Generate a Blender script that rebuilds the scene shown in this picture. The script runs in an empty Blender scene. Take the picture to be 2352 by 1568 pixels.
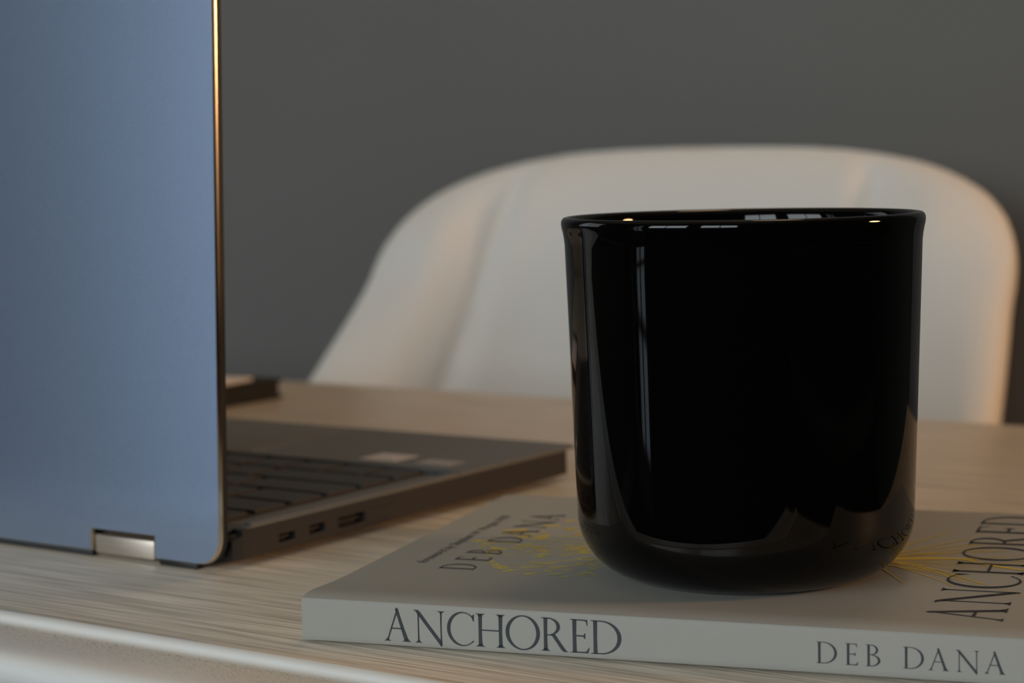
import bpy, bmesh, math, random
from mathutils import Vector, Matrix

random.seed(7)
S = bpy.context.scene
COL = S.collection

# ------------------------------------------------------------------ camera
YAW, PITCH, ROLL = math.radians(34.5), math.radians(5.37), math.radians(1.26)
cd = bpy.data.cameras.new('camera')
cam = bpy.data.objects.new('camera', cd)
COL.objects.link(cam)
S.camera = cam
f0 = Vector((-math.sin(YAW), math.cos(YAW), 0))
r0 = Vector((math.cos(YAW), math.sin(YAW), 0))
up = Vector((0, 0, 1))
fwd = f0 * math.cos(PITCH) - up * math.sin(PITCH)
u0 = f0 * math.sin(PITCH) + up * math.cos(PITCH)
right = r0 * math.cos(ROLL) - u0 * math.sin(ROLL)
upv = u0 * math.cos(ROLL) + r0 * math.sin(ROLL)
m = Matrix.Identity(4)
for i in range(3):
    m[i][0], m[i][1], m[i][2] = right[i], upv[i], -fwd[i]
m[2][3] = 0.869
cam.matrix_world = m
cd.sensor_fit = 'HORIZONTAL'
cd.sensor_width = 22.2
cd.lens = 4600 / 2352 * 22.2
cd.clip_start = 0.02
cd.dof.use_dof = True
cd.dof.focus_distance = 0.482
cd.dof.aperture_fstop = 9.5

# ------------------------------------------------------------------ light
TT = 0.75                      # height of the table top
RX0, RX1, RY0, RY1, RZ1 = -3.1, 3.6, -2.0, 1.265, 2.6     # the room

w = bpy.data.worlds.new('overcast_sky')
S.world = w
w.use_nodes = True
bg = w.node_tree.nodes['Background']
bg.inputs[0].default_value = (0.80, 0.90, 1.0, 1)
bg.inputs[1].default_value = 0.4

def area(name, loc, rot, sx, sy, radiance, color):
    l = bpy.data.lights.new(name, 'AREA')
    l.shape = 'RECTANGLE'
    l.size, l.size_y = sx, sy
    l.energy = radiance * math.pi * sx * sy
    l.color = color
    o = bpy.data.objects.new(name, l)
    o.location = loc
    o.rotation_euler = rot
    COL.objects.link(o)
    return o

RYF, XB = 2.7, 0.0                # unseen recess added to keep lamplight off the back wall: depth, wall end
WINS = [(-1.80, -0.45, 0.93, 2.0), (-0.15, 1.00, 0.93, 2.0)]     # x0 x1 z0 z1
ADDED_LWIN = (-0.55, 0.75, 0.96, 2.35)     # unseen window added to brighten chair and table from the left: y0 y1 z0 z1
DOOR = (-2.85, -1.95, 0.05, 2.1)
DAY = (0.86, 0.95, 1.0)
for (x0, x1, z0, z1) in WINS:
    area('window_daylight', ((x0 + x1) / 2, RY0 - 0.16, (z0 + z1) / 2), (math.radians(90), 0, 0),
         x1 - x0, z1 - z0, 7.2, DAY)
area('window_daylight', (RX0 - 0.16, (ADDED_LWIN[0] + ADDED_LWIN[1]) / 2, (ADDED_LWIN[2] + ADDED_LWIN[3]) / 2), (math.radians(90), 0, math.radians(-90)),
     ADDED_LWIN[1] - ADDED_LWIN[0], ADDED_LWIN[3] - ADDED_LWIN[2], 1.0, DAY)  # extra light for the added left window
area('door_daylight', ((DOOR[0] + DOOR[1]) / 2, RY0 - 0.16, (DOOR[2] + DOOR[3]) / 2), (math.radians(90), 0, 0),
     DOOR[1] - DOOR[0], DOOR[3] - DOOR[2], 1.15, (0.72, 0.86, 1.0))
# warm lamp standing in the room to the right
ld = bpy.data.lights.new('warm_lamp', 'SPOT')
ld.energy = 62.0
ld.color = (1.0, 0.56, 0.27)
ld.shadow_soft_size = 0.15
ld.spot_size = math.radians(60)
ld.spot_blend = 0.6
lo = bpy.data.objects.new('warm_lamp', ld)
lo.location = (1.45, 1.33, TT + 0.50)
lo.rotation_euler = (Vector((-0.45, 0.75, TT)) - lo.location).to_track_quat('-Z', 'Y').to_euler()
COL.objects.link(lo)

pd = bpy.data.lights.new('warm_pendant', 'POINT')
pd.energy = 8.0
pd.color = (1.0, 0.72, 0.45)
pd.shadow_soft_size = 0.16
po = bpy.data.objects.new('warm_pendant', pd)
po.location = (-0.30, 1.02, 2.25)
COL.objects.link(po)

S.view_settings.view_transform = 'Standard'
S.view_settings.look = 'None'
S.view_settings.exposure = 0.0
S.view_settings.gamma = 1.0
S.view_settings.use_curve_mapping = False

# ------------------------------------------------------------------ materials
def mat(name, col, rough=0.5, metal=0.0, spec=0.5, noise=None, bump=None, coat=0.0):
    """noise = (scale xyz, amount, second colour); bump = (scale xyz, strength, distance)"""
    M = bpy.data.materials.new(name)
    M.use_nodes = True
    nt = M.node_tree
    b = nt.nodes['Principled BSDF']
    b.inputs['Base Color'].default_value = (*col, 1)
    b.inputs['Roughness'].default_value = rough
    b.inputs['Metallic'].default_value = metal
    b.inputs['Specular IOR Level'].default_value = spec
    b.inputs['Coat Weight'].default_value = coat
    tc = nt.nodes.new('ShaderNodeTexCoord')
    def nz(scale, detail=4):
        mp = nt.nodes.new('ShaderNodeMapping')
        mp.inputs['Scale'].default_value = scale
        nt.links.new(tc.outputs['Object'], mp.inputs['Vector'])
        n = nt.nodes.new('ShaderNodeTexNoise')
        n.inputs['Scale'].default_value = 1.0
        n.inputs['Detail'].default_value = detail
        nt.links.new(mp.outputs['Vector'], n.inputs['Vector'])
        return n
    if noise:
        n = nz(noise[0])
        r = nt.nodes.new('ShaderNodeValToRGB')
        r.color_ramp.elements[0].position = 0.5 - noise[1] / 2
        r.color_ramp.elements[1].position = 0.5 + noise[1] / 2
        r.color_ramp.elements[0].color = (*noise[2], 1)
        r.color_ramp.elements[1].color = (*col, 1)
        nt.links.new(n.outputs['Fac'], r.inputs['Fac'])
        nt.links.new(r.outputs['Color'], b.inputs['Base Color'])
    if bump:
        n = nz(bump[0])
        bp = nt.nodes.new('ShaderNodeBump')
        bp.inputs['Strength'].default_value = bump[1]
        bp.inputs['Distance'].default_value = bump[2]
        nt.links.new(n.outputs['Fac'], bp.inputs['Height'])
        nt.links.new(bp.outputs['Normal'], b.inputs['Normal'])
    return M

M_wall = mat('charcoal_wall_paint', (0.162, 0.158, 0.148), 0.85, noise=((6, 6, 6), 0.5, (0.155, 0.151, 0.141)), bump=((220, 220, 220), 0.08, 0.001))
M_ceil = mat('warm_bounce_ceiling', (0.66, 0.54, 0.39), 0.9, noise=((5, 5, 5), 0.5, (0.63, 0.515, 0.37)))  # warm tint put into the unseen ceiling to warm its bounce light
M_floor = mat('floor_wood', (0.10, 0.065, 0.042), 0.45, noise=((1.2, 26, 1), 0.5, (0.06, 0.04, 0.026)))
M_white = mat('white_trim_paint', (0.55, 0.55, 0.53), 0.5, noise=((8, 8, 8), 0.4, (0.52, 0.52, 0.5)))
M_grain = mat('pale_oak_grain', (0.78, 0.695, 0.57), 0.32, noise=((18, 760, 60), 0.28, (0.44, 0.375, 0.295)), bump=((12, 520, 60), 0.35, 0.0006))
M_mould = mat('distressed_white_paint', (0.80, 0.80, 0.77), 0.5, noise=((40, 300, 300), 0.5, (0.76, 0.75, 0.71)), bump=((400, 700, 700), 0.15, 0.0003))
def tan_band(M, ya, yb):  # speckled tan band across the profile, strongest just below the bead
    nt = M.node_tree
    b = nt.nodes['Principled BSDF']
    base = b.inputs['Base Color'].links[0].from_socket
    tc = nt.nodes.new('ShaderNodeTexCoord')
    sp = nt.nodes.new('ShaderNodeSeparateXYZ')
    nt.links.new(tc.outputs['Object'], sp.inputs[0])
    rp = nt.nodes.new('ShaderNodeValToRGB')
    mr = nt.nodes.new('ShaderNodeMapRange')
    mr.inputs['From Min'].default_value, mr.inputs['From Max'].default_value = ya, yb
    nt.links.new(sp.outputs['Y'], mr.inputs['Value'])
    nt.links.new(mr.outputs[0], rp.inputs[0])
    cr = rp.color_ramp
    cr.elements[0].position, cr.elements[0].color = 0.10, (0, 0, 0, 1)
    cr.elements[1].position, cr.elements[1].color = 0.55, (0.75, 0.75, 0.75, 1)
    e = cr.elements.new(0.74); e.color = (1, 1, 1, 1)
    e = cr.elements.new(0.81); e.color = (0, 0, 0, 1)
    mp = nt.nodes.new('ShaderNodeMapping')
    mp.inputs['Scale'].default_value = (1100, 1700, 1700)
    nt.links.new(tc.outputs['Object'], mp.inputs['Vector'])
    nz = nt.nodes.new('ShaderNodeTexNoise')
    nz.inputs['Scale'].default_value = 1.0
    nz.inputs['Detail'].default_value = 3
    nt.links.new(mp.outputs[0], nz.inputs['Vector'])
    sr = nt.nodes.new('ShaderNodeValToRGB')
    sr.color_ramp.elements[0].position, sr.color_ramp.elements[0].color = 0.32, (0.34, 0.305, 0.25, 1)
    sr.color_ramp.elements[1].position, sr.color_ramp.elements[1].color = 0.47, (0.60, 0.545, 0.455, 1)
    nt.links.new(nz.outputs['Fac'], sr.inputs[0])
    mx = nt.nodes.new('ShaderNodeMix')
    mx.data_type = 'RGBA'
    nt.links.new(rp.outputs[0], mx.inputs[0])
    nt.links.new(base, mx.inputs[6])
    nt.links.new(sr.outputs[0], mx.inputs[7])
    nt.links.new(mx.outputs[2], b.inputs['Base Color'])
M_tan_band = mat('white_paint_with_tan_band', (0.80, 0.80, 0.77), 0.5, noise=((40, 300, 300), 0.5, (0.76, 0.75, 0.71)), bump=((400, 700, 700), 0.15, 0.0003))
tan_band(M_tan_band, 0.326 - 0.58, 0.357 - 0.58)
M_blue = mat('blue_anodised_metal', (0.36, 0.445, 0.60), 0.25, 0.85, noise=((30, 30, 400), 0.6, (0.354, 0.438, 0.59)))
M_edge = mat('polished_bevel', (0.85, 0.74, 0.62), 0.16, 1.0, noise=((30, 30, 30), 0.6, (0.80, 0.70, 0.58)))
M_side = mat('dark_metal_side', (0.034, 0.033, 0.034), 0.5, 0.3, noise=((200, 200, 200), 0.6, (0.030, 0.029, 0.030)))
M_deck = mat('dark_grey_deck', (0.185, 0.187, 0.187), 0.45, 0.3, noise=((300, 300, 300), 0.6, (0.172, 0.174, 0.174)))
M_gap_shade = mat('painted_key_gap_shade', (0.035, 0.032, 0.03), 0.55, noise=((300, 300, 300), 0.6, (0.03, 0.027, 0.026)))  # near-black colour for the shade in the gaps between keys
M_key = mat('dark_key_plastic', (0.046, 0.045, 0.045), 0.5, noise=((300, 300, 300), 0.6, (0.041, 0.040, 0.040)))
M_hinge = mat('champagne_hinge_metal', (0.62, 0.54, 0.46), 0.38, 0.85, noise=((40, 40, 900), 0.5, (0.52, 0.45, 0.38)))
M_black = mat('black_plastic', (0.008, 0.008, 0.008), 0.5, noise=((200, 200, 200), 0.6, (0.006, 0.006, 0.006)))
M_screen = mat('black_screen_glass', (0.004, 0.004, 0.005), 0.12, noise=((200, 200, 200), 0.6, (0.003, 0.003, 0.004)))
M_jar = mat('black_glass', (0.0012, 0.0012, 0.0013), 0.035, spec=0.28, noise=((200, 200, 200), 0.6, (0.001, 0.001, 0.0011)))
M_cover = mat('matt_book_cover', (0.37, 0.36, 0.325), 0.62, spec=0.3, noise=((40, 40, 40), 0.6, (0.36, 0.35, 0.315)))
M_paper = mat('page_paper', (0.68, 0.65, 0.57), 0.8, noise=((3, 3, 2500), 0.4, (0.56, 0.53, 0.46)))
M_print = mat('slate_print', (0.022, 0.028, 0.034), 0.5, noise=((90, 90, 90), 0.6, (0.027, 0.034, 0.040)))
M_print3 = mat('faint_print', (0.07, 0.07, 0.07), 0.5, noise=((90, 90, 90), 0.6, (0.06, 0.06, 0.06)))
M_print2 = mat('black_print', (0.010, 0.010, 0.012), 0.5, noise=((90, 90, 90), 0.6, (0.014, 0.014, 0.016)))
M_gold = mat('golden_print', (0.78, 0.55, 0.02), 0.5, noise=((150, 150, 150), 0.6, (0.62, 0.45, 0.03)))
M_gold2 = mat('pale_golden_print', (0.60, 0.53, 0.15), 0.5, noise=((150, 150, 150), 0.6, (0.52, 0.45, 0.13)))
M_chair = mat('cream_upholstery', (0.84, 0.81, 0.765), 0.62, noise=((9, 9, 9), 0.5, (0.82, 0.79, 0.745)), bump=((700, 700, 700), 0.12, 0.0005))
M_leg = mat('dark_chair_leg', (0.03, 0.022, 0.016), 0.45, noise=((20, 20, 4), 0.5, (0.02, 0.015, 0.011)))
M_note = mat('black_notebook_cover', (0.005, 0.005, 0.005), 0.7, noise=((300, 300, 300), 0.6, (0.004, 0.004, 0.004)))
M_sheet = mat('white_sheet', (0.80, 0.78, 0.77), 0.6, noise=((30, 30, 30), 0.6, (0.78, 0.76, 0.75)))
M_stick = mat('silver_sticker', (0.84, 0.77, 0.76), 0.35, 0.2, noise=((300, 300, 300), 0.5, (0.62, 0.56, 0.55)))
M_stick2 = mat('grey_sticker', (0.46, 0.43, 0.43), 0.4, 0.2, noise=((300, 300, 300), 0.5, (0.40, 0.37, 0.37)))

M_glass = bpy.data.materials.new('window_glass')
M_glass.use_nodes = True
nt = M_glass.node_tree
nt.nodes.clear()
out = nt.nodes.new('ShaderNodeOutputMaterial')
mx = nt.nodes.new('ShaderNodeMixShader')
fr = nt.nodes.new('ShaderNodeFresnel')
fr.inputs[0].default_value = 1.45
tr = nt.nodes.new('ShaderNodeBsdfTransparent')
gl = nt.nodes.new('ShaderNodeBsdfGlossy')
gl.inputs['Roughness'].default_value = 0.0
nt.links.new(fr.outputs[0], mx.inputs[0])
nt.links.new(tr.outputs[0], mx.inputs[1])
nt.links.new(gl.outputs[0], mx.inputs[2])
nt.links.new(mx.outputs[0], out.inputs[0])

# ------------------------------------------------------------------ helpers
def add_box(bm, x0, x1, y0, y1, z0, z1, bevel=0.0, seg=2):
    r = bmesh.ops.create_cube(bm, size=1.0)
    vs = r['verts']
    for v in vs:
        v.co = Vector(((x0 + x1) / 2 + v.co.x * (x1 - x0), (y0 + y1) / 2 + v.co.y * (y1 - y0), (z0 + z1) / 2 + v.co.z * (z1 - z0)))
    if bevel:
        es = list({e for v in vs for e in v.link_edges})
        bmesh.ops.bevel(bm, geom=es, offset=bevel, segments=seg, affect='EDGES', profile=0.5)

def link(name, bm, m, parent=None, smooth=False, loc=None, matrix=None):
    me = bpy.data.meshes.new(name)
    bmesh.ops.recalc_face_normals(bm, faces=bm.faces)
    bm.to_mesh(me)
    bm.free()
    me.materials.append(m)
    if smooth:
        for p in me.polygons:
            p.use_smooth = True
        try:
            me.set_sharp_from_angle(angle=math.radians(38))
        except Exception:
            pass
    o = bpy.data.objects.new(name, me)
    COL.objects.link(o)
    if parent:
        o.parent = parent
    if loc:
        o.location = loc
    return o

def box(name, m, b, parent=None, bevel=0.0, seg=2):
    bm = bmesh.new()
    add_box(bm, *b, bevel=bevel, seg=seg)
    return link(name, bm, m, parent, smooth=bevel > 0)

def structure(o):
    o['kind'] = 'structure'
    return o

def thing(name, label, cat, loc, rz=0.0, group=None):
    o = bpy.data.objects.new(name, None)
    o.empty_display_size = 0.05
    o.location = loc
    o.rotation_euler = (0, 0, rz)
    COL.objects.link(o)
    o['label'], o['category'] = label, cat
    if group:
        o['group'] = group
    return o

def tag(o, label, cat):
    o['label'], o['category'] = label, cat
    return o

def loft(bm, loops, closed=True, cap=True):
    """loops: lists of points with equal counts"""
    rows = [[bm.verts.new(p) for p in lp] for lp in loops]
    n = len(rows[0])
    for a, b in zip(rows, rows[1:]):
        for i in range(n if closed else n - 1):
            j = (i + 1) % n
            bm.faces.new((a[i], a[j], b[j], b[i]))
    if cap:
        bm.faces.new(rows[0])
        bm.faces.new(list(reversed(rows[-1])))
    return rows

def lathe(bm, prof, n=128):
    rows = []
    for r, z in prof:
        if r < 1e-6:
            rows.append([bm.verts.new((0, 0, z))])
        else:
            rows.append([bm.verts.new((r * math.cos(2 * math.pi * k / n), r * math.sin(2 * math.pi * k / n), z)) for k in range(n)])
    for a, b in zip(rows, rows[1:]):
        for k in range(n):
            j = (k + 1) % n
            if len(a) == 1:
                bm.faces.new((a[0], b[k], b[j]))
            elif len(b) == 1:
                bm.faces.new((a[k], a[j], b[0]))
            else:
                bm.faces.new((a[k], a[j], b[j], b[k]))

def inset_outline(pts, d):
    """offset a counter-clockwise outline inwards by d (mitre joints)"""
    n, res = len(pts), []
    for i in range(n):
        p0, p1, p2 = Vector(pts[i - 1]), Vector(pts[i]), Vector(pts[(i + 1) % n])
        a, b = (p1 - p0).normalized(), (p2 - p1).normalized()
        na, nb = Vector((-a.y, a.x)), Vector((-b.y, b.x))
        k = na + nb
        k = k / max(0.3, 1 + na.dot(nb))
        res.append((p1.x + k.x * d, p1.y + k.y * d))
    return res

def arc(cx, cy, r, a0, a1, n):
    return [(cx + r * math.cos(math.radians(a0 + (a1 - a0) * k / n)), cy + r * math.sin(math.radians(a0 + (a1 - a0) * k / n))) for k in range(n + 1)]

# ------------------------------------------------------------------ room shell
T = 0.12
structure(box('floor', M_floor, (RX0, RX1, RY0, RYF, -0.1, 0.0)))
structure(box('ceiling', M_ceil, (RX0, RX1, RY0, RYF, RZ1, RZ1 + 0.1)))
structure(box('wall_back', M_wall, (RX0 - T, XB, RY1, RY1 + T, -0.1, RZ1 + 0.1)))
structure(box('wall_added_return', M_wall, (XB - T, XB, RY1 + T, RYF, -0.1, RZ1 + 0.1)))  # unseen, shaped together with the recess for the lamplight
structure(box('wall_added_recess', M_wall, (XB - T, RX1 + T, RYF, RYF + T, -0.1, RZ1 + 0.1)))
bm = bmesh.new()
add_box(bm, RX0 - T, RX0, RY0 - T, ADDED_LWIN[0], -0.1, RZ1 + 0.1)
add_box(bm, RX0 - T, RX0, ADDED_LWIN[1], RY1, -0.1, RZ1 + 0.1)
add_box(bm, RX0 - T, RX0, ADDED_LWIN[0], ADDED_LWIN[1], -0.1, ADDED_LWIN[2])
add_box(bm, RX0 - T, RX0, ADDED_LWIN[0], ADDED_LWIN[1], ADDED_LWIN[3], RZ1 + 0.1)
structure(link('wall_left', bm, M_wall))
structure(box('wall_right', M_wall, (RX1, RX1 + T, RY0 - T, RYF, -0.1, RZ1 + 0.1)))
bm = bmesh.new()
xs = [RX0]
for (x0, x1, z0, z1) in [DOOR] + WINS:
    add_box(bm, xs[-1], x0, RY0 - T, RY0, -0.1, RZ1 + 0.1)
    add_box(bm, x0, x1, RY0 - T, RY0, z1, RZ1 + 0.1)
    add_box(bm, x0, x1, RY0 - T, RY0, -0.1, z0)
    xs.append(x1)
add_box(bm, xs[-1], RX1, RY0 - T, RY0, -0.1, RZ1 + 0.1)
structure(link('wall_front', bm, M_wall))
structure(box('baseboard_back', M_white, (RX0, XB, RY1 - 0.015, RY1, 0, 0.1), bevel=0.004))
structure(box('baseboard_left', M_white, (RX0, RX0 + 0.015, RY0, RY1 - 0.015, 0, 0.1), bevel=0.004))
structure(box('baseboard_right', M_white, (RX1 - 0.015, RX1, RY0, RYF, 0, 0.1), bevel=0.004))

def sash(name, x0, x1, z0, z1, cols, rows, f=0.05, mun=0.022):
    root = bpy.data.objects.new(name, None)
    COL.objects.link(root)
    root.location = ((x0 + x1) / 2, RY0 - 0.06, z0)
    root['kind'] = 'structure'
    W, H = (x1 - x0) / 2, z1 - z0
    bm = bmesh.new()
    add_box(bm, -W, -W + f, -0.03, 0.03, 0, H)
    add_box(bm, W - f, W, -0.03, 0.03, 0, H)
    add_box(bm, -W + f, W - f, -0.03, 0.03, 0, f)
    add_box(bm, -W + f, W - f, -0.03, 0.03, H - f, H)
    for k in range(1, cols):
        x = -W + f + (2 * W - 2 * f) * k / cols
        add_box(bm, x - mun / 2, x + mun / 2, -0.02, 0.02, f, H - f)
    for k in range(1, rows):
        z = f + (H - 2 * f) * k / rows
        add_box(bm, -W + f, W - f, -0.02, 0.02, z - mun / 2, z + mun / 2)
    link('frame', bm, M_white, root)
    for i in range(cols):
        for j in range(rows):
            cx0 = -W + f + (2 * W - 2 * f) * i / cols
            cz0 = f + (H - 2 * f) * j / rows
            box('pane', M_glass, (cx0, cx0 + (2 * W - 2 * f) / cols, -0.003, 0.003, cz0, cz0 + (H - 2 * f) / rows), root)
    return root

sash('window_1', *WINS[0], 2, 2)
sash('window_2', *WINS[1], 2, 2)
w3 = sash('added_left_window', -(ADDED_LWIN[1] - ADDED_LWIN[0]) / 2, (ADDED_LWIN[1] - ADDED_LWIN[0]) / 2, ADDED_LWIN[2], ADDED_LWIN[3], 2, 2)
w3.location = (RX0 - 0.06, (ADDED_LWIN[0] + ADDED_LWIN[1]) / 2, ADDED_LWIN[2])
w3.rotation_euler = (0, 0, math.radians(-90))
dr = sash('door_1', *DOOR, 3, 8, f=0.10, mun=0.035)
box('door_handle', M_hinge, (0.37, 0.40, 0.03, 0.07, 0.95, 1.07), dr, bevel=0.006)

# ------------------------------------------------------------------ table
TX0, TX1, TY0, TY1 = -1.30, -0.085, 0.3565, 0.812
table = thing('console_table', 'pale oak-grained table with a white moulded front edge under the laptop and book', 'table', ((TX0 + TX1) / 2, 0.58, 0))
ox, oy = (TX0 + TX1) / 2, 0.58
top = box('tabletop', M_grain, (TX0 - ox, TX1 - ox, TY0 - oy, TY1 - oy, TT - 0.022, TT), table, bevel=0.0012)
# moulding along the front: bead, cove, roll
prof = [(0.3566, -0.0004), (0.3560, 0.0004), (0.3550, 0.0009), (0.3538, 0.0009), (0.3528, 0.0006), (0.3521, 0.0001), (0.3518, -0.0004), (0.3514, -0.0009),
        (0.3503, -0.0013), (0.3480, -0.0016), (0.3420, -0.0019), (0.3370, -0.0019), (0.3330, -0.0019), (0.3305, -0.0023), (0.3288, -0.0033), (0.3278, -0.0050),
        (0.3276, -0.0072), (0.3283, -0.0096), (0.3300, -0.0112), (0.3340, -0.0120), (0.3380, -0.0135), (0.3400, -0.0170), (0.3400, -0.0230), (0.3566, -0.0230)]
bm = bmesh.new()
loft(bm, [[(x - ox, y - oy, TT + z) for y, z in prof] for x in [TX0 + (TX1 - TX0) * k / 24 for k in range(25)]])
o = link('edge_moulding', bm, M_tan_band, table, smooth=True)
o['label'] = 'white painted moulding along the front edge'
bm = bmesh.new()
add_box(bm, TX0 + 0.06 - ox, TX1 - 0.06 - ox, 0.372 - oy, 0.392 - oy, TT - 0.11, TT - 0.022, bevel=0.002)
add_box(bm, TX0 + 0.06 - ox, TX1 - 0.06 - ox, 0.775 - oy, 0.795 - oy, TT - 0.11, TT - 0.022, bevel=0.002)
add_box(bm, TX0 + 0.06 - ox, TX0 + 0.08 - ox, 0.392 - oy, 0.775 - oy, TT - 0.11, TT - 0.022, bevel=0.002)
add_box(bm, TX1 - 0.08 - ox, TX1 - 0.06 - ox, 0.392 - oy, 0.775 - oy, TT - 0.11, TT - 0.022, bevel=0.002)
link('apron', bm, M_mould, table)
for lx in (TX0 + 0.09, TX1 - 0.09):
    for ly in (0.40, 0.765):
        bm = bmesh.new()
        loft(bm, [[(lx - ox + sx * h, ly - oy + sy * h, z) for sx, sy in ((-1, -1), (1, -1), (1, 1), (-1, 1))] for h, z in ((0.017, 0.0), (0.026, 0.6), (0.026, TT - 0.022))])
        link('leg', bm, M_mould, table)

# ------------------------------------------------------------------ lettering (own serif capitals, cap height 1)
TK, TN = 0.115, 0.042
def foot(x, w, y=0.0, d=1):
    return [(x - w / 2 - 0.085, y), (x + w / 2 + 0.085, y), (x + w / 2 + 0.075, y + 0.016 * d), (x + w / 2 + 0.018, y + 0.035 * d), (x + w / 2, y + 0.085 * d),
            (x - w / 2, y + 0.085 * d), (x - w / 2 - 0.018, y + 0.035 * d), (x - w / 2 - 0.075, y + 0.016 * d)]
def stem(x, w, y0=0.0, y1=1.0):
    return [(x - w / 2, y0), (x + w / 2, y0), (x + w / 2 * 0.94, (y0 + y1) / 2), (x + w / 2, y1), (x - w / 2, y1), (x - w / 2 * 0.94, (y0 + y1) / 2)]
def bow(co, ro, ci, ri, a0, a1, n=30):
    q = []
    for k in range(n):
        a, b = math.radians(a0 + (a1 - a0) * k / n), math.radians(a0 + (a1 - a0) * (k + 1) / n)
        q.append([(co[0] + ro[0] * math.cos(a), co[1] + ro[1] * math.sin(a)), (co[0] + ro[0] * math.cos(b), co[1] + ro[1] * math.sin(b)),
                  (ci[0] + ri[0] * math.cos(b), ci[1] + ri[1] * math.sin(b)), (ci[0] + ri[0] * math.cos(a), ci[1] + ri[1] * math.sin(a))])
    return q
GLYPH = {
    'A': (0.84, [[(0.075, 0.02), (0.118, 0.02), (0.425, 0.90), (0.405, 0.98)], [(0.355, 0.985), (0.40, 1.03), (0.435, 1.01), (0.772, 0.03), (0.645, 0.03)],
                 [(0.20, 0.375), (0.585, 0.375), (0.57, 0.415), (0.21, 0.415)], foot(0.092, 0.045), foot(0.712, 0.115)]),
    'N': (0.97, [stem(0.145, TN, 0.02, 0.90), [(0.0, 1.0), (0.135, 1.0), (0.225, 0.905), (0.865, 0.06), (0.865, -0.075), (0.835, -0.075), (0.13, 0.86), (0.06, 0.965), (0.0, 0.985)],
                 stem(0.845, TN, -0.05, 0.98), foot(0.145, TN), foot(0.845, TN, 1.0, -1)]),
    'C': (0.87, bow((0.50, 0.50), (0.50, 0.52), (0.535, 0.50), (0.425, 0.485), 42, 316, 44) + [[(0.80, 0.90), (0.87, 0.955), (0.885, 0.96), (0.875, 0.745), (0.858, 0.745), (0.83, 0.82)],
                 [(0.84, 0.14), (0.865, 0.17), (0.87, 0.13), (0.855, 0.11)]]),
    'H': (0.94, [stem(0.14, TK), stem(0.80, TK), [(0.18, 0.485), (0.76, 0.485), (0.76, 0.525), (0.18, 0.525)], foot(0.14, TK), foot(0.80, TK), foot(0.14, TK, 1.0, -1), foot(0.80, TK, 1.0, -1)]),
    'O': (1.06, bow((0.53, 0.50), (0.53, 0.525), (0.53, 0.50), (0.415, 0.487), 0, 360, 64)),
    'R': (0.84, [stem(0.14, TK), foot(0.14, TK), [(0.0, 1.0), (0.25, 1.0), (0.25, 0.965), (0.06, 0.97), (0.0, 0.985)], [(0.19, 0.465), (0.36, 0.465), (0.36, 0.50), (0.19, 0.50)],
                 [(0.33, 0.485), (0.45, 0.51), (0.74, 0.10), (0.80, 0.03), (0.86, 0.0), (0.72, -0.005), (0.64, 0.055)]] + bow((0.22, 0.7325), (0.385, 0.2675), (0.22, 0.7325), (0.275, 0.234), 90, -75, 26)),
    'E': (0.58, [stem(0.14, TK), [(0.0, 1.0), (0.53, 1.0), (0.53, 0.82), (0.515, 0.82), (0.495, 0.93), (0.45, 0.962), (0.19, 0.965), (0.02, 0.98)],
                 [(0.19, 0.49), (0.40, 0.488), (0.455, 0.42), (0.47, 0.42), (0.47, 0.60), (0.455, 0.60), (0.42, 0.535), (0.19, 0.53)],
                 [(0.0, 0.0), (0.545, 0.0), (0.59, 0.17), (0.575, 0.175), (0.50, 0.06), (0.44, 0.04), (0.19, 0.038), (0.02, 0.018)]]),
    'D': (0.93, [stem(0.14, TK), [(0.0, 1.0), (0.32, 1.0), (0.32, 0.965), (0.06, 0.97), (0.0, 0.985)], [(0.0, 0.0), (0.32, 0.0), (0.32, 0.035), (0.06, 0.03), (0.0, 0.015)]]
          + bow((0.31, 0.5), (0.62, 0.5), (0.31, 0.5), (0.50, 0.465), 90, -90, 36)),
    'B': (0.68, [stem(0.14, TK), [(0.0, 1.0), (0.25, 1.0), (0.25, 0.965), (0.06, 0.97), (0.0, 0.985)], [(0.0, 0.0), (0.25, 0.0), (0.25, 0.035), (0.06, 0.03), (0.0, 0.015)],
                 [(0.19, 0.52), (0.28, 0.52), (0.28, 0.555), (0.19, 0.555)]]
          + bow((0.24, 0.76), (0.34, 0.24), (0.24, 0.76), (0.235, 0.205), 90, -90, 26) + bow((0.24, 0.275), (0.44, 0.275), (0.24, 0.275), (0.325, 0.238), 90, -90, 26)),
}
def lettering(name, spans, base, cap, place, m, parent):
    """spans: (letter, start, end) along the line in mm; place(a, b) turns line / height mm into a point"""
    bm = bmesh.new()
    for ch, a0, a1 in spans:
        wd, polys = GLYPH[ch]
        for pl in polys:
            vs = [bm.verts.new(place(a0 + x / wd * (a1 - a0), base + y * cap)) for x, y in pl]
            bm.faces.new(vs)
    return link(name, bm, m, parent)

# ------------------------------------------------------------------ book
BT = 0.0112                    # thickness
BL, BW = 0.222, 0.152          # spine length, cover width
book = thing('paperback_book', 'grey-white paperback with a golden tree on the cover, lying flat beneath the black jar', 'book', (-0.3185, 0.3695, TT), math.radians(15.2))
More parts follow.
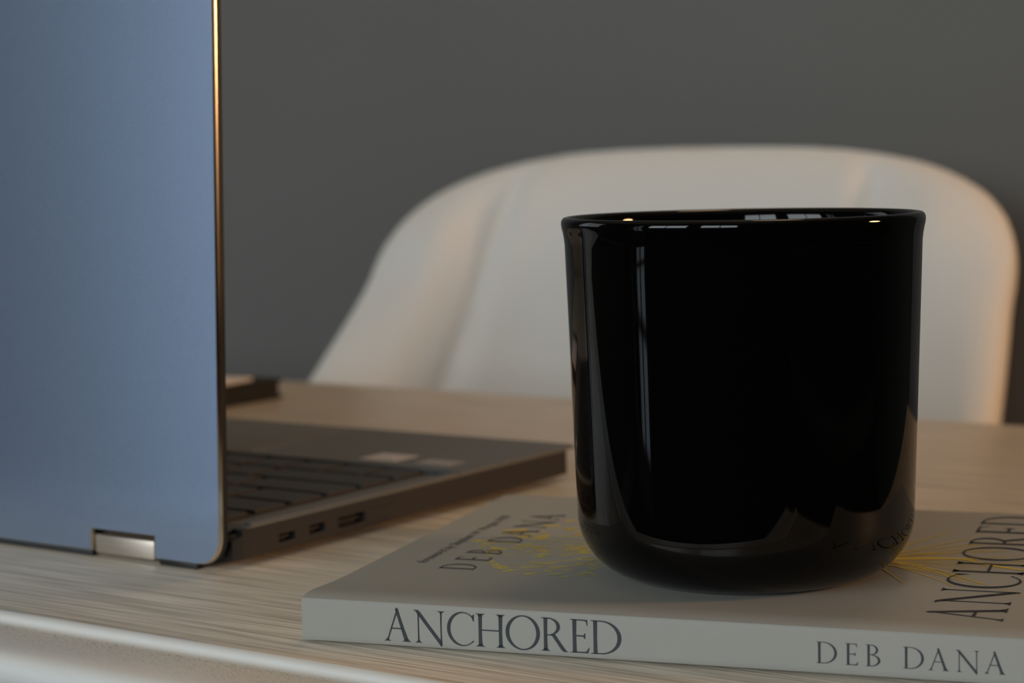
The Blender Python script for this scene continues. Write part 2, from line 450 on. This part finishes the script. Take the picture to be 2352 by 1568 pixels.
# cover wrapped round the pages: back board, spine, front board with a soft shoulder at the spine
c = 0.0005
ZC = [(0.0, BT - 0.0003), (0.0004, BT + 0.00002), (0.0014, BT + 0.0003), (0.003, BT + 0.0006), (0.0055, BT + 0.0008), (0.009, BT + 0.0007), (0.014, BT + 0.0004), (0.020, BT + 0.00015), (0.028, BT), (BW, BT)]
def zc(t):
    for (a, za), (b, zb_) in zip(ZC, ZC[1:]):
        if t <= b:
            return za + (zb_ - za) * (t - a) / (b - a)
    return BT
cov = [(BW, 0.0), (0.06, 0.0), (0.015, 0.0005), (0.002, 0.0006), (0.0003, 0.0008), (0.0, 0.0012)] + [(-0.00015 * math.sin(math.pi * k / 8), 0.0012 + (BT - 0.0022) * k / 8) for k in range(1, 8)] \
    + [(0.0, BT - 0.0010), (0.00005, BT - 0.0005)] + ZC[1:]
inner = [(t, z - c) for t, z in reversed(ZC[3:])] + [(0.0014, BT - 0.0004), (0.0010, BT - 0.0012), (0.0007, BT - 0.002), (0.0006, 0.003), (0.0008, 0.0016), (0.0022, 0.0006 + c), (0.015, 0.0005 + c), (0.06, c), (BW, c)]
bm = bmesh.new()
N = 44
loops = []
for k in range(N + 1):
    s = BL * k / N
    loops.append([(s, t, z) for t, z in cov + inner])
loft(bm, loops)
o = link('cover', bm, M_cover, book, smooth=True)
bm = bmesh.new()
add_box(bm, 0.0008, BL - 0.0008, 0.0030, BW - 0.0012, c + 0.0007, BT - c)
link('page_block', bm, M_paper, book)
lift = 0.00006
spine_at = lambda a, b: (a / 1000, -0.00021, b / 1000)
lettering('spine_title', [('A', 22.0, 28.8), ('N', 29.7, 37.8), ('C', 38.3, 45.1), ('H', 45.7, 53.0), ('O', 53.2, 61.8), ('R', 62.1, 68.6), ('E', 69.2, 73.9), ('D', 74.3, 81.8)], 1.95, 8.0, spine_at, M_print, book)
lettering('spine_author', [('D', 127.4, 132.1), ('E', 133.9, 136.8), ('B', 138.5, 141.8), ('D', 146.8, 151.4), ('A', 152.4, 156.8), ('N', 158.3, 163.5), ('A', 164.5, 169.0)], 3.15, 4.95, spine_at, M_print, book)
cover_at = lambda a, b: (b / 1000, a / 1000, zc(a / 1000) + lift * 2)
neg = lambda base: (lambda a, b: cover_at(a, base - b))
lettering('cover_title', [('A', 13.6, 28.4), ('N', 31.2, 48.0), ('C', 49.2, 64.6), ('H', 66.0, 80.2), ('O', 82.8, 101.0), ('R', 103.0, 117.5), ('E', 119.4, 130.4), ('D', 132.6, 146.4)], 0.0, 17.4, neg(167.0), M_print2, book)
lettering('cover_author', [('D', 40.6, 47.4), ('E', 52.0, 56.8), ('B', 61.2, 66.4), ('D', 77.4, 84.8), ('A', 87.0, 96.4), ('N', 99.6, 110.6), ('A', 112.6, 121.6)], 0.0, 9.5, neg(29.8), M_print2, book)
fc = bpy.data.curves.new('foreword_text', 'FONT')
fc.body = 'foreword by Stephen W. Porges, PhD'
fc.size = 0.0052
fc.shear = 0.28
fo = bpy.data.objects.new('foreword_text', fc)
COL.objects.link(fo)
dg = bpy.context.evaluated_depsgraph_get()
fme = bpy.data.meshes.new_from_object(fo.evaluated_get(dg))
bpy.data.objects.remove(fo)
wd = max(v.co.x for v in fme.vertices)
bm = bmesh.new()
bm.from_mesh(fme)
bpy.data.meshes.remove(fme)
for v in bm.verts:
    x, y = v.co.x / wd * 70.5, v.co.y * 800
    v.co = Vector(cover_at(46.2 + x, 14.2 - y))
bmesh.ops.triangulate(bm, faces=bm.faces)
link('cover_foreword', bm, M_print3, book)
# printed tree: leaves, branches, trunk and roots
def ribbon(bm, pts, w0, w1, z):
    n = len(pts)
    L = []
    for i in range(n):
        p = Vector(pts[i])
        d = (Vector(pts[min(i + 1, n - 1)]) - Vector(pts[max(i - 1, 0)])).normalized()
        q = Vector((-d.y, d.x)) * (w0 + (w1 - w0) * i / (n - 1)) / 2
        L.append((bm.verts.new(((p.x + q.x) / 1000, (p.y + q.y) / 1000, z)), bm.verts.new(((p.x - q.x) / 1000, (p.y - q.y) / 1000, z))))
    for a, b in zip(L, L[1:]):
        bm.faces.new((a[0], a[1], b[1], b[0]))
def curve(p0, p1, p2, n=14):
    return [((1 - t) ** 2 * p0[0] + 2 * t * (1 - t) * p1[0] + t * t * p2[0], (1 - t) ** 2 * p0[1] + 2 * t * (1 - t) * p1[1] + t * t * p2[1]) for t in [k / n for k in range(n + 1)]]
def leaf(bm, x, y, l, wd, a, z):
    d, q = Vector((math.cos(a), math.sin(a))), Vector((-math.sin(a), math.cos(a)))
    P = []
    for k in range(8):
        th = 2 * math.pi * k / 8
        v = Vector((x, y)) + d * (l / 2 * math.cos(th)) + q * (wd / 2 * math.sin(th))
        P.append(bm.verts.new((v.x / 1000, v.y / 1000, z)))
    bm.faces.new(P)
ZL = BT + 0.00003
_k = [0]
def zleaf():
    _k[0] += 1
    return ZL + 0.000005 + _k[0] * 3.5e-7
b1, b2 = bmesh.new(), bmesh.new()
random.seed(11)
for ex, ey in [(26.5, 85.2), (22.5, 79), (24, 94), (30, 104), (36, 112), (33, 62), (40, 50), (30, 72), (38, 96), (46, 108), (52, 118), (48, 44), (60, 122), (58, 40)]:
    ribbon(b1 if random.random() < 0.55 else b2, curve((92, 77), (60, 77 + (ey - 77) * 0.35), (ex, ey)), 1.6, 0.35, ZL)
ribbon(b1, curve((134, 77.5), (110, 76), (80, 77.5)), 4.5, 5.0, ZL)
LV = [(17.6, 79.5), (21.5, 95.5), (22.8, 92.5), (23.5, 96.8), (30.4, 105.3), (34.6, 113.5), (22.6, 74.2), (26.9, 70.0), (28.5, 88), (33, 88.5), (34, 86), (32.7, 49.6), (35.5, 48), (39, 42.8), (36.5, 44.5), (44, 47.4), (45.8, 52.5),
      (51.3, 49.2), (46.9, 39.2), (51.9, 70.6), (49, 76), (47.5, 74), (41, 64), (39, 70)]
for (x, y) in LV:
    hot = y > 66
    for k in range(2):
        leaf(b1 if hot else b2, x + random.uniform(-1.4, 1.4), y + random.uniform(-1.4, 1.4), random.uniform(3.2, 5.4), random.uniform(1.2, 1.9), random.uniform(-0.5, 0.9), zleaf())
for k in range(150):
    a, r = random.uniform(0, 2 * math.pi), math.sqrt(random.random())
    x, y = 58 + 38 * r * math.cos(a), 80 + 42 * r * math.sin(a)
    if x > 100:
        continue
    leaf(b1 if (y > 64 and random.random() < 0.6) else b2, x, y, random.uniform(2.4, 4.8), random.uniform(0.8, 1.6), random.uniform(-0.7, 1.0), zleaf())
for p0, p1, p2, w_ in [((126, 77), (150, 88), (154, 79.5), 1.5), ((154, 79.5), (162, 73), (182, 68), 1.3), ((156, 78.5), (164, 79), (186, 80), 0.8), ((126, 77.5), (136, 92), (152, 104), 0.6),
                       ((126, 77.5), (140, 90), (160, 96), 0.6), ((126, 76.5), (138, 76), (150, 60), 0.7), ((126, 76.5), (140, 78), (158, 54), 0.6), ((126, 76), (132, 68), (140, 50), 0.5), ((126, 77), (142, 85), (170, 84), 0.7),
                       ((126, 78), (134, 100), (142, 118), 0.5), ((126, 76), (136, 72), (152, 50), 0.5), ((126, 77.5), (138, 95), (150, 112), 0.5)]:
    ribbon(b1, curve(p0, p1, p2), w_ * 1.4, w_ * 0.7, zleaf())
for k in range(26):
    a = -1 + 2 * k / 25 + random.uniform(-0.05, 0.05)
    e = random.uniform(24, 46)
    ribbon(b1, curve((124, 77 + a * 2), (124 + e * 0.55, 77 + a * 9 + random.uniform(-2, 3)), (124 + e, 78 + a * (14 + e * 0.45))), 0.42, 0.2, zleaf())
o = link('printed_tree', b1, M_gold, book)
o['label'] = 'golden leaves, branches and roots printed on the cover'
o = link('printed_foliage', b2, M_gold2, book)
o['label'] = 'paler yellow leaves printed on the cover'

# ------------------------------------------------------------------ black jar
ja = math.radians(15.2)
P = [(0.0, 0.0006), (0.022, 0.0004), (0.0255, 0.0)]
P += [(0.0270 + 0.0158 * math.cos(math.radians(a)), 0.0158 + 0.0158 * math.sin(math.radians(a))) for a in range(-90, -3, 6)]
P += [(0.0428 + (0.0449 - 0.0428) * k / 10, 0.0165 + (0.0845 - 0.0165) * k / 10) for k in range(0, 11)]
P += [(0.0451, 0.0862), (0.04535, 0.0876), (0.04558, 0.0886), (0.0457, 0.0895), (0.04562, 0.0903), (0.0453, 0.0909), (0.0448, 0.09125), (0.0442, 0.0913), (0.0436, 0.0911), (0.0431, 0.0906),
      (0.04275, 0.0898), (0.0426, 0.0885), (0.0423, 0.082), (0.0400, 0.020), (0.0385, 0.0135), (0.035, 0.0085), (0.030, 0.0058), (0.024, 0.005), (0.0, 0.0048)]
bm = bmesh.new()
lathe(bm, P, 160)
jar = link('glass_jar', bm, M_jar, smooth=True, loc=(-0.2386, 0.4507, TT + BT))
for p in jar.data.polygons:
    p.use_smooth = True
tag(jar, 'glossy black glass jar with a rolled rim standing on the paperback', 'jar')

# ------------------------------------------------------------------ laptop
LX0, LX1, LYB, LYF = -0.6925, -0.3925, 0.4262, 0.6105
XC = (LX0 + LX1) / 2
lap = thing('laptop', 'blue-grey laptop standing open with its back to the viewer, left of the book', 'laptop', (XC, 0.4262, TT))
px, py = XC, 0.4262
Z_DECK = 0.0127
# base: core, port wall, palm rest, tray floor and rims
bm = bmesh.new()
def rr(x0, x1, y0, y1, r, z, n=5):
    pts = arc(x1 - r, y0 + r, r, -90, 0, n) + arc(x1 - r, y1 - r, r, 0, 90, n) + arc(x0 + r, y1 - r, r, 90, 180, n) + arc(x0 + r, y0 + r, r, 180, 270, n)
    return [(x - px, y - py, z) for x, y in pts]
loft(bm, [rr(LX0 + 0.0045, LX1 - 0.0045, LYB + 0.003, LYF - 0.004, 0.005, 0.0016), rr(LX0 + 0.0032, LX1 - 0.0032, LYB + 0.001, LYF - 0.001, 0.006, 0.0030),
          rr(LX0 + 0.0032, LX1 - 0.0032, LYB + 0.001, LYF - 0.001, 0.006, 0.0104)])
link('base', bm, M_black, lap, smooth=True)  # core coloured black to stand in for shade under and behind the base
base = [o for o in lap.children if o.name.startswith('base')][0]
# right and left side walls, split round the port openings
PORTS = [(0.4460, 0.4535, 0.0048, 0.0073), (0.4601, 0.4675, 0.0049, 0.0076), (0.4740, 0.4871, 0.0045, 0.0078)]
bm = bmesh.new()
x0, x1 = LX1 - 0.0042 - px, LX1 - px
ys = [0.4300]
zb, zt = 0.0026, 0.0112
for (a, b, c0, c1) in PORTS:
    add_box(bm, x0, x1, ys[-1] - py, a - py, zb, zt)
    add_box(bm, x0, x1, a - py, b - py, zb, c0)
    add_box(bm, x0, x1, a - py, b - py, c1, zt)
    ys.append(b)
add_box(bm, x0, x1, ys[-1] - py, LYF - 0.006 - py, zb, zt)
v = [bm.verts.new(p) for p in ((x0, 0.4270 - py, 0.0028), (x1 - 0.0012, 0.4268 - py, 0.0029), (x1, 0.4300 - py, zb), (x0, 0.4300 - py, zb),
                               (x0, 0.4270 - py, 0.0085), (x1 - 0.0012, 0.4268 - py, 0.0083), (x1, 0.4300 - py, 0.0096), (x0, 0.4300 - py, 0.0096))]
for f in ((3, 2, 1, 0), (4, 5, 6, 7), (0, 1, 5, 4), (1, 2, 6, 5), (2, 3, 7, 6), (3, 0, 4, 7)):
    bm.faces.new([v[i] for i in f])
link('port_wall', bm, M_side, base)
box('side_wall', M_side, (LX0 - px, LX0 + 0.0042 - px, 0.4300 - py, LYF - 0.006 - py, zb, zt), base)
for i, (a, b, c0, c1) in enumerate(PORTS):
    bm = bmesh.new()
    add_box(bm, x0 + 0.0006, x1 - 0.0030, a - py, b - py, c0, c1)
    zc = (c0 + c1) / 2
    add_box(bm, x1 - 0.0030, x1 - 0.0012, a + 0.0014 - py, b - 0.0014 - py, zc - 0.0004, zc + 0.0004)
    o = link('port', bm, M_black, base)
box('card_slot', M_black, (x1 - 0.0004, x1 + 0.00004, 0.4907 - py, 0.5031 - py, 0.0077, 0.0083), base)
# deck
TY_A, TY_B = 0.4345, 0.5395       # keyboard tray
RIM = 0.0036
bm = bmesh.new()
def slope_top(bm, xs0, xs1, ya, za, yb, zb_, zl):
    v = [bm.verts.new(p) for p in ((xs0, ya, zl), (xs1, ya, zl), (xs1, yb, zl), (xs0, yb, zl), (xs0, ya, za), (xs1, ya, za), (xs1, yb, zb_), (xs0, yb, zb_))]
    for f in ((3, 2, 1, 0), (4, 5, 6, 7), (0, 1, 5, 4), (1, 2, 6, 5), (2, 3, 7, 6), (3, 0, 4, 7)):
        bm.faces.new([v[i] for i in f])
slope_top(bm, LX0 - px + 0.0022, LX1 - px - 0.0022, LYB - py + 0.0012, 0.0082, 0.4310 - py, 0.0106, 0.0076)
slope_top(bm, LX0 - px + 0.0001, LX1 - px - 0.0001, 0.4310 - py, 0.0106, TY_A - py, 0.0119, 0.0076)
def chamf(bm, a0, a1, b0, b1, z0, z1, ch):
    loft(bm, [[(x, y, z0) for x, y in ((a0, b0), (a1, b0), (a1, b1), (a0, b1))], [(x, y, z1 - ch) for x, y in ((a0, b0), (a1, b0), (a1, b1), (a0, b1))],
              [(x, y, z1) for x, y in ((a0 + ch, b0), (a1 - ch, b0), (a1 - ch, b1 - ch), (a0 + ch, b1 - ch))]])
chamf(bm, LX0 - px, LX1 - px, TY_B - py, LYF - py, 0.0112, Z_DECK, 0.0009)
chamf(bm, LX1 - RIM - px, LX1 - px, TY_A - py, TY_B - py, 0.0112, Z_DECK - 0.0002, 0.0009)
chamf(bm, LX0 - px, LX0 + RIM - px, TY_A - py, TY_B - py, 0.0112, Z_DECK - 0.0002, 0.0009)
link('palm_rest', bm, M_deck, base)
box('keyboard_tray', M_deck, (LX0 + RIM - px, LX1 - RIM - px, TY_A - py, TY_B - py, 0.0100, 0.0110), base)
box('key_gap_shade', M_gap_shade, (-0.6785 - px, -0.4055 - px, TY_A + 0.0004 - py, TY_B - 0.0004 - py, 0.0105, 0.0111), base)  # dark sheet painting the shade between the keys
KX0, KX1 = -0.6775, -0.4065
ROWS = [[1] * 15, [1] * 13 + [2], [1.5] + [1] * 11 + [1, 1.5], [1.75] + [1] * 11 + [2.25], [2.25] + [1] * 10 + [2.75], [1.25, 1, 1.1, 1.1, 5.6, 1.1, 1, 1, 1, 0.85]]
cache = {}
for r, row in enumerate(ROWS):
    yf = 0.4504 + 0.01755 * r
    tot = sum(row)
    x = KX0
    for kw in row:
        wx = (KX1 - KX0) * kw / tot
        key = round(wx, 5)
        if key not in cache:
            bm = bmesh.new()
            h, d = wx / 2 - 0.0013, 0.0151 / 2
            def kr(i, z):
                return [(xx, yy, z) for xx, yy in arc(h - 0.0015, -d + 0.0015, 0.0015 - i, -90, 0, 2) + arc(h - 0.0015, d - 0.0015, 0.0015 - i, 0, 90, 2) + arc(-h + 0.0015, d - 0.0015, 0.0015 - i, 90, 180, 2) + arc(-h + 0.0015, -d + 0.0015, 0.0015 - i, 180, 270, 2)]
            loft(bm, [kr(0, 0), kr(0, 0.0008), kr(0.0004, 0.0011)])
            o = link('key', bm, M_key, base)
            cache[key] = o.data
        else:
            o = bpy.data.objects.new('key', cache[key])
            COL.objects.link(o)
            o.parent = base
        o.location = (x + wx / 2 - px, yf - 0.0151 / 2 - py, 0.0111)
        x += wx
box('touchpad', M_deck, (-0.595 - px, -0.490 - px, 0.5435 - py, 0.606 - py, 0.0126, Z_DECK + 0.00012), base, bevel=0.0001)
o = box('sticker', M_stick, (-0.4425 - px, -0.4265 - px, 0.5465 - py, 0.5610 - py, Z_DECK - 0.0001, Z_DECK + 0.00015), base)
o['label'] = 'pale silver sticker on the palm rest'
o = box('sticker', M_stick2, (-0.4185 - px, -0.4035 - px, 0.5470 - py, 0.5570 - py, Z_DECK - 0.0001, Z_DECK + 0.00015), base)
o['label'] = 'smaller grey sticker on the palm rest'
for fx in (LX0 + 0.03, LX1 - 0.03):
    for fy in (LYB + 0.02, LYF - 0.025):
        box('foot', M_black, (fx - 0.012 - px, fx + 0.012 - px, fy - 0.003 - py, fy + 0.003 - py, 0.0, 0.0018), base, bevel=0.0004)
# lid: shell with two hinge notches, polished bevel, black screen side
ZB, ZTOP = 0.0018, 0.196
HX = [(-0.6660, -0.6402), (-0.4448, -0.4190)]
HZ = 0.0084
def lid_outline(ins=0.0):
    r = 0.0085
    pts = [(LX0 + r, ZB)]
    for a, b in HX:
        pts += [(a, ZB), (a, HZ), (b, HZ), (b, ZB)]
    pts += arc(LX1 - r, ZB + r, r, -90, 0, 8) + arc(LX1 - 0.006, ZTOP - 0.006, 0.006, 0, 90, 6) + arc(LX0 + 0.006, ZTOP - 0.006, 0.006, 90, 180, 6) + arc(LX0 + r, ZB + r, r, 180, 262, 8)
    return inset_outline(pts, ins) if ins else pts
lean = lambda x, z, d: (x - px, 0.4202 + z * 0.0323 + d - py, z)
def lid_loop(ins, d):
    return [lean(x, z, d) for x, z in lid_outline(ins)]
bm = bmesh.new()
loft(bm, [lid_loop(0.00055, 0.0), lid_loop(0.00055, 0.0020)])
lid = link('lid', bm, M_blue, lap)
bm = bmesh.new()
CH = [(0.0006, 0.00002), (0.00045, 0.00012), (0.00022, 0.0008), (0.00008, 0.0014), (0.0, 0.00145), (0.0, 0.0023), (0.0009, 0.0023)]
loft(bm, [lid_loop(i, d) for i, d in CH[:4]], cap=False)
o = link('bevel', bm, M_edge, lid, smooth=True)
o['label'] = 'polished bevel round the lid, glinting orange'
bm = bmesh.new()
loft(bm, [lid_loop(0.00010, 0.0014), lid_loop(0.00010, 0.0026)])
link('lid_rim', bm, M_side, lid)
bm = bmesh.new()
loft(bm, [lid_loop(0.0001, 0.0026), lid_loop(0.0001, 0.0034), lid_loop(0.0006, 0.0037)])
link('bezel', bm, M_black, lid)
bm = bmesh.new()
loft(bm, [[lean(x, z, d) for x, z in ((LX0 + 0.006, 0.022), (LX1 - 0.006, 0.022), (LX1 - 0.006, ZTOP - 0.008), (LX0 + 0.006, ZTOP - 0.008))] for d in (0.0034, 0.00385)])
link('screen', bm, M_screen, lid)
for a, b in HX:
    bm = bmesh.new()
    add_box(bm, a + 0.0009 - px, b - 0.0004 - px, 0.4208 - py, 0.4268 - py, 0.0013, 0.0071, bevel=0.0005, seg=2)
    link('hinge', bm, M_hinge, lap, smooth=True)
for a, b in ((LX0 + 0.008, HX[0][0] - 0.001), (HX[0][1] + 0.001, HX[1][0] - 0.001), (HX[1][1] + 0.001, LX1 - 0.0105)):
    box('rubber_shade_strip', M_black, (a - px, b - px, 0.4214 - py, 0.4238 - py, 0.0, 0.0022), lid, bevel=0.0004)  # black rubber, drawn full length to darken the shadow line under the lid

# ------------------------------------------------------------------ notebook at the back of the table
nb = thing('notebook', 'black notebook half hidden behind the laptop lid at the back of the table', 'notebook', (-0.656, 0.752, TT))
bm = bmesh.new()
add_box(bm, -0.145, 0.0, -0.125, 0.0, 0.0, 0.0022, bevel=0.0008)
link('back_cover', bm, M_note, nb, smooth=True)
bm = bmesh.new()
add_box(bm, -0.143, -0.001, -0.123, -0.002, 0.0022, 0.0080)
link('page_edge', bm, M_note, nb)
bm = bmesh.new()
add_box(bm, -0.145, 0.0, -0.125, 0.0, 0.0080, 0.0102, bevel=0.0008)
link('front_cover', bm, M_note, nb, smooth=True)
sh = box('paper_slip', M_sheet, (-0.10, 0.0, -0.105, 0.0, 0.0, 0.0016))
sh.location = (-0.6625, 0.737, TT + 0.0102)
sh.rotation_euler = (0, 0, math.radians(7))
tag(sh, 'white slip of paper lying on the black notebook', 'paper')

# ------------------------------------------------------------------ chair behind the table
CX, CY = -0.639, 1.150
SY = CY - 0.26
chair = thing('dining_chair', 'cream upholstered shell chair with rounded back behind the table', 'chair', (CX, SY, 0))
ZT_ = 0.120                   # top of the back, above the table top
def half_width(z):            # outline of the back
    if z > 0.03:
        q = min(1.0, (z - 0.03) / (ZT_ - 0.03))
        return 0.229 * max(0.0, 1 - q ** 2.8) ** (1 / 2.8)
    if z > -0.20:
        return 0.229 + (0.03 - z) * 0.16
    return 0.2658 - (-0.20 - z) * 0.45
ZLOW = -0.27
OUT = []
for k in range(400):
    z = ZT_ - (ZT_ - ZLOW) * (k / 399) ** 2
    OUT.append((half_width(z), z))
OUT = [(0.229 * k / 60 * 0.25, ZT_) for k in range(20)] + OUT
def edge_dist(x, z):
    x = abs(x)
    return math.sqrt(min((x - a) ** 2 + (z - b) ** 2 for a, b in OUT))
def wing(z):                  # how far the sides come forward
    t = max(0.0, min(1.0, (0.125 - z) / 0.36))
    return 0.010 + 0.24 * t ** 1.1
def seam_x(z):
    return 0.128 + (0.115 - z) * 0.275
def mid(x, z):
    return Vector((x, CY + 0.05 * z - wing(z) * (abs(x) / 0.232) ** 2.6 - SY, z))
TH, RE = 0.032, 0.078
def shell(x, z, side):
    e = edge_dist(x, z)
    q = min(1.0, e / RE)
    t = TH * math.sqrt(max(0.0, 1 - (1 - q) ** 2))
    d = 1e-3
    n = (mid(x + d, z) - mid(x - d, z)).cross(mid(x, z + d) - mid(x, z - d)).normalized()   # points towards -Y
    if n.y > 0:
        n = -n
    if side > 0:
        g = abs(x) - seam_x(z)
        k = max(0.0, min(1.0, e / 0.04))
        t -= (0.002 + 0.005 * k) * math.exp(-(g / 0.006) ** 2) * min(1.0, e / 0.015)
        if g > 0:
            t += 0.008 * k * math.sin(min(1.0, g / 0.09) * math.pi) ** 2
        else:
            t += 0.007 * k * (1 - math.exp(-(g / 0.009) ** 2))
    p = mid(x, z) + n * t * side
    return (p.x, p.y, TT + p.z)
NU, NV = 96, 46
bm = bmesh.new()
grid = {}
for side in (1, -1):
    for j in range(NV + 1):
        z = ZT_ - (ZT_ - ZLOW) * (1 - math.cos(math.pi / 2 * j / NV))
        hw = half_width(z) if j else half_width(ZT_ - 1e-5)
        for i in range(NU + 1):
            u = math.sin(math.pi / 2 * (-1 + 2 * i / NU))
            border = i in (0, NU) or j == 0
            if side < 0 and border:
                grid[side, i, j] = grid[1, i, j]
            else:
                grid[side, i, j] = bm.verts.new(shell(hw * u, z, side))
    for j in range(NV):
        for i in range(NU):
            q = [grid[side, i, j], grid[side, i + 1, j], grid[side, i + 1, j + 1], grid[side, i, j + 1]]
            q = [v for k, v in enumerate(q) if v not in q[:k]]
            if len(q) > 2 and not bm.faces.get(q):
                bm.faces.new(q)
back = link('backrest', bm, M_chair, chair)
for p in back.data.polygons:
    p.use_smooth = True
bm = bmesh.new()
loft(bm, [[(x * k, -0.02 + y * k, z) for x, y in arc(0, 0, 1, 0, 360 - 15, 23)] for k, z in ((0.20, 0.40), (0.225, 0.41), (0.232, 0.44), (0.225, 0.47), (0.20, 0.482))])
link('seat', bm, M_chair, chair, smooth=True)
for sx in (-1, 1):
    for sy in (-1, 1):
        bm = bmesh.new()
        loft(bm, [[(sx * xx + rr_ * math.cos(a), sy * yy - 0.02 + rr_ * math.sin(a), z) for a in [2 * math.pi * k / 12 for k in range(12)]] for xx, yy, rr_, z in ((0.19, 0.19, 0.009, 0.0), (0.13, 0.13, 0.015, 0.41))])
        link('leg', bm, M_leg, chair, smooth=True)
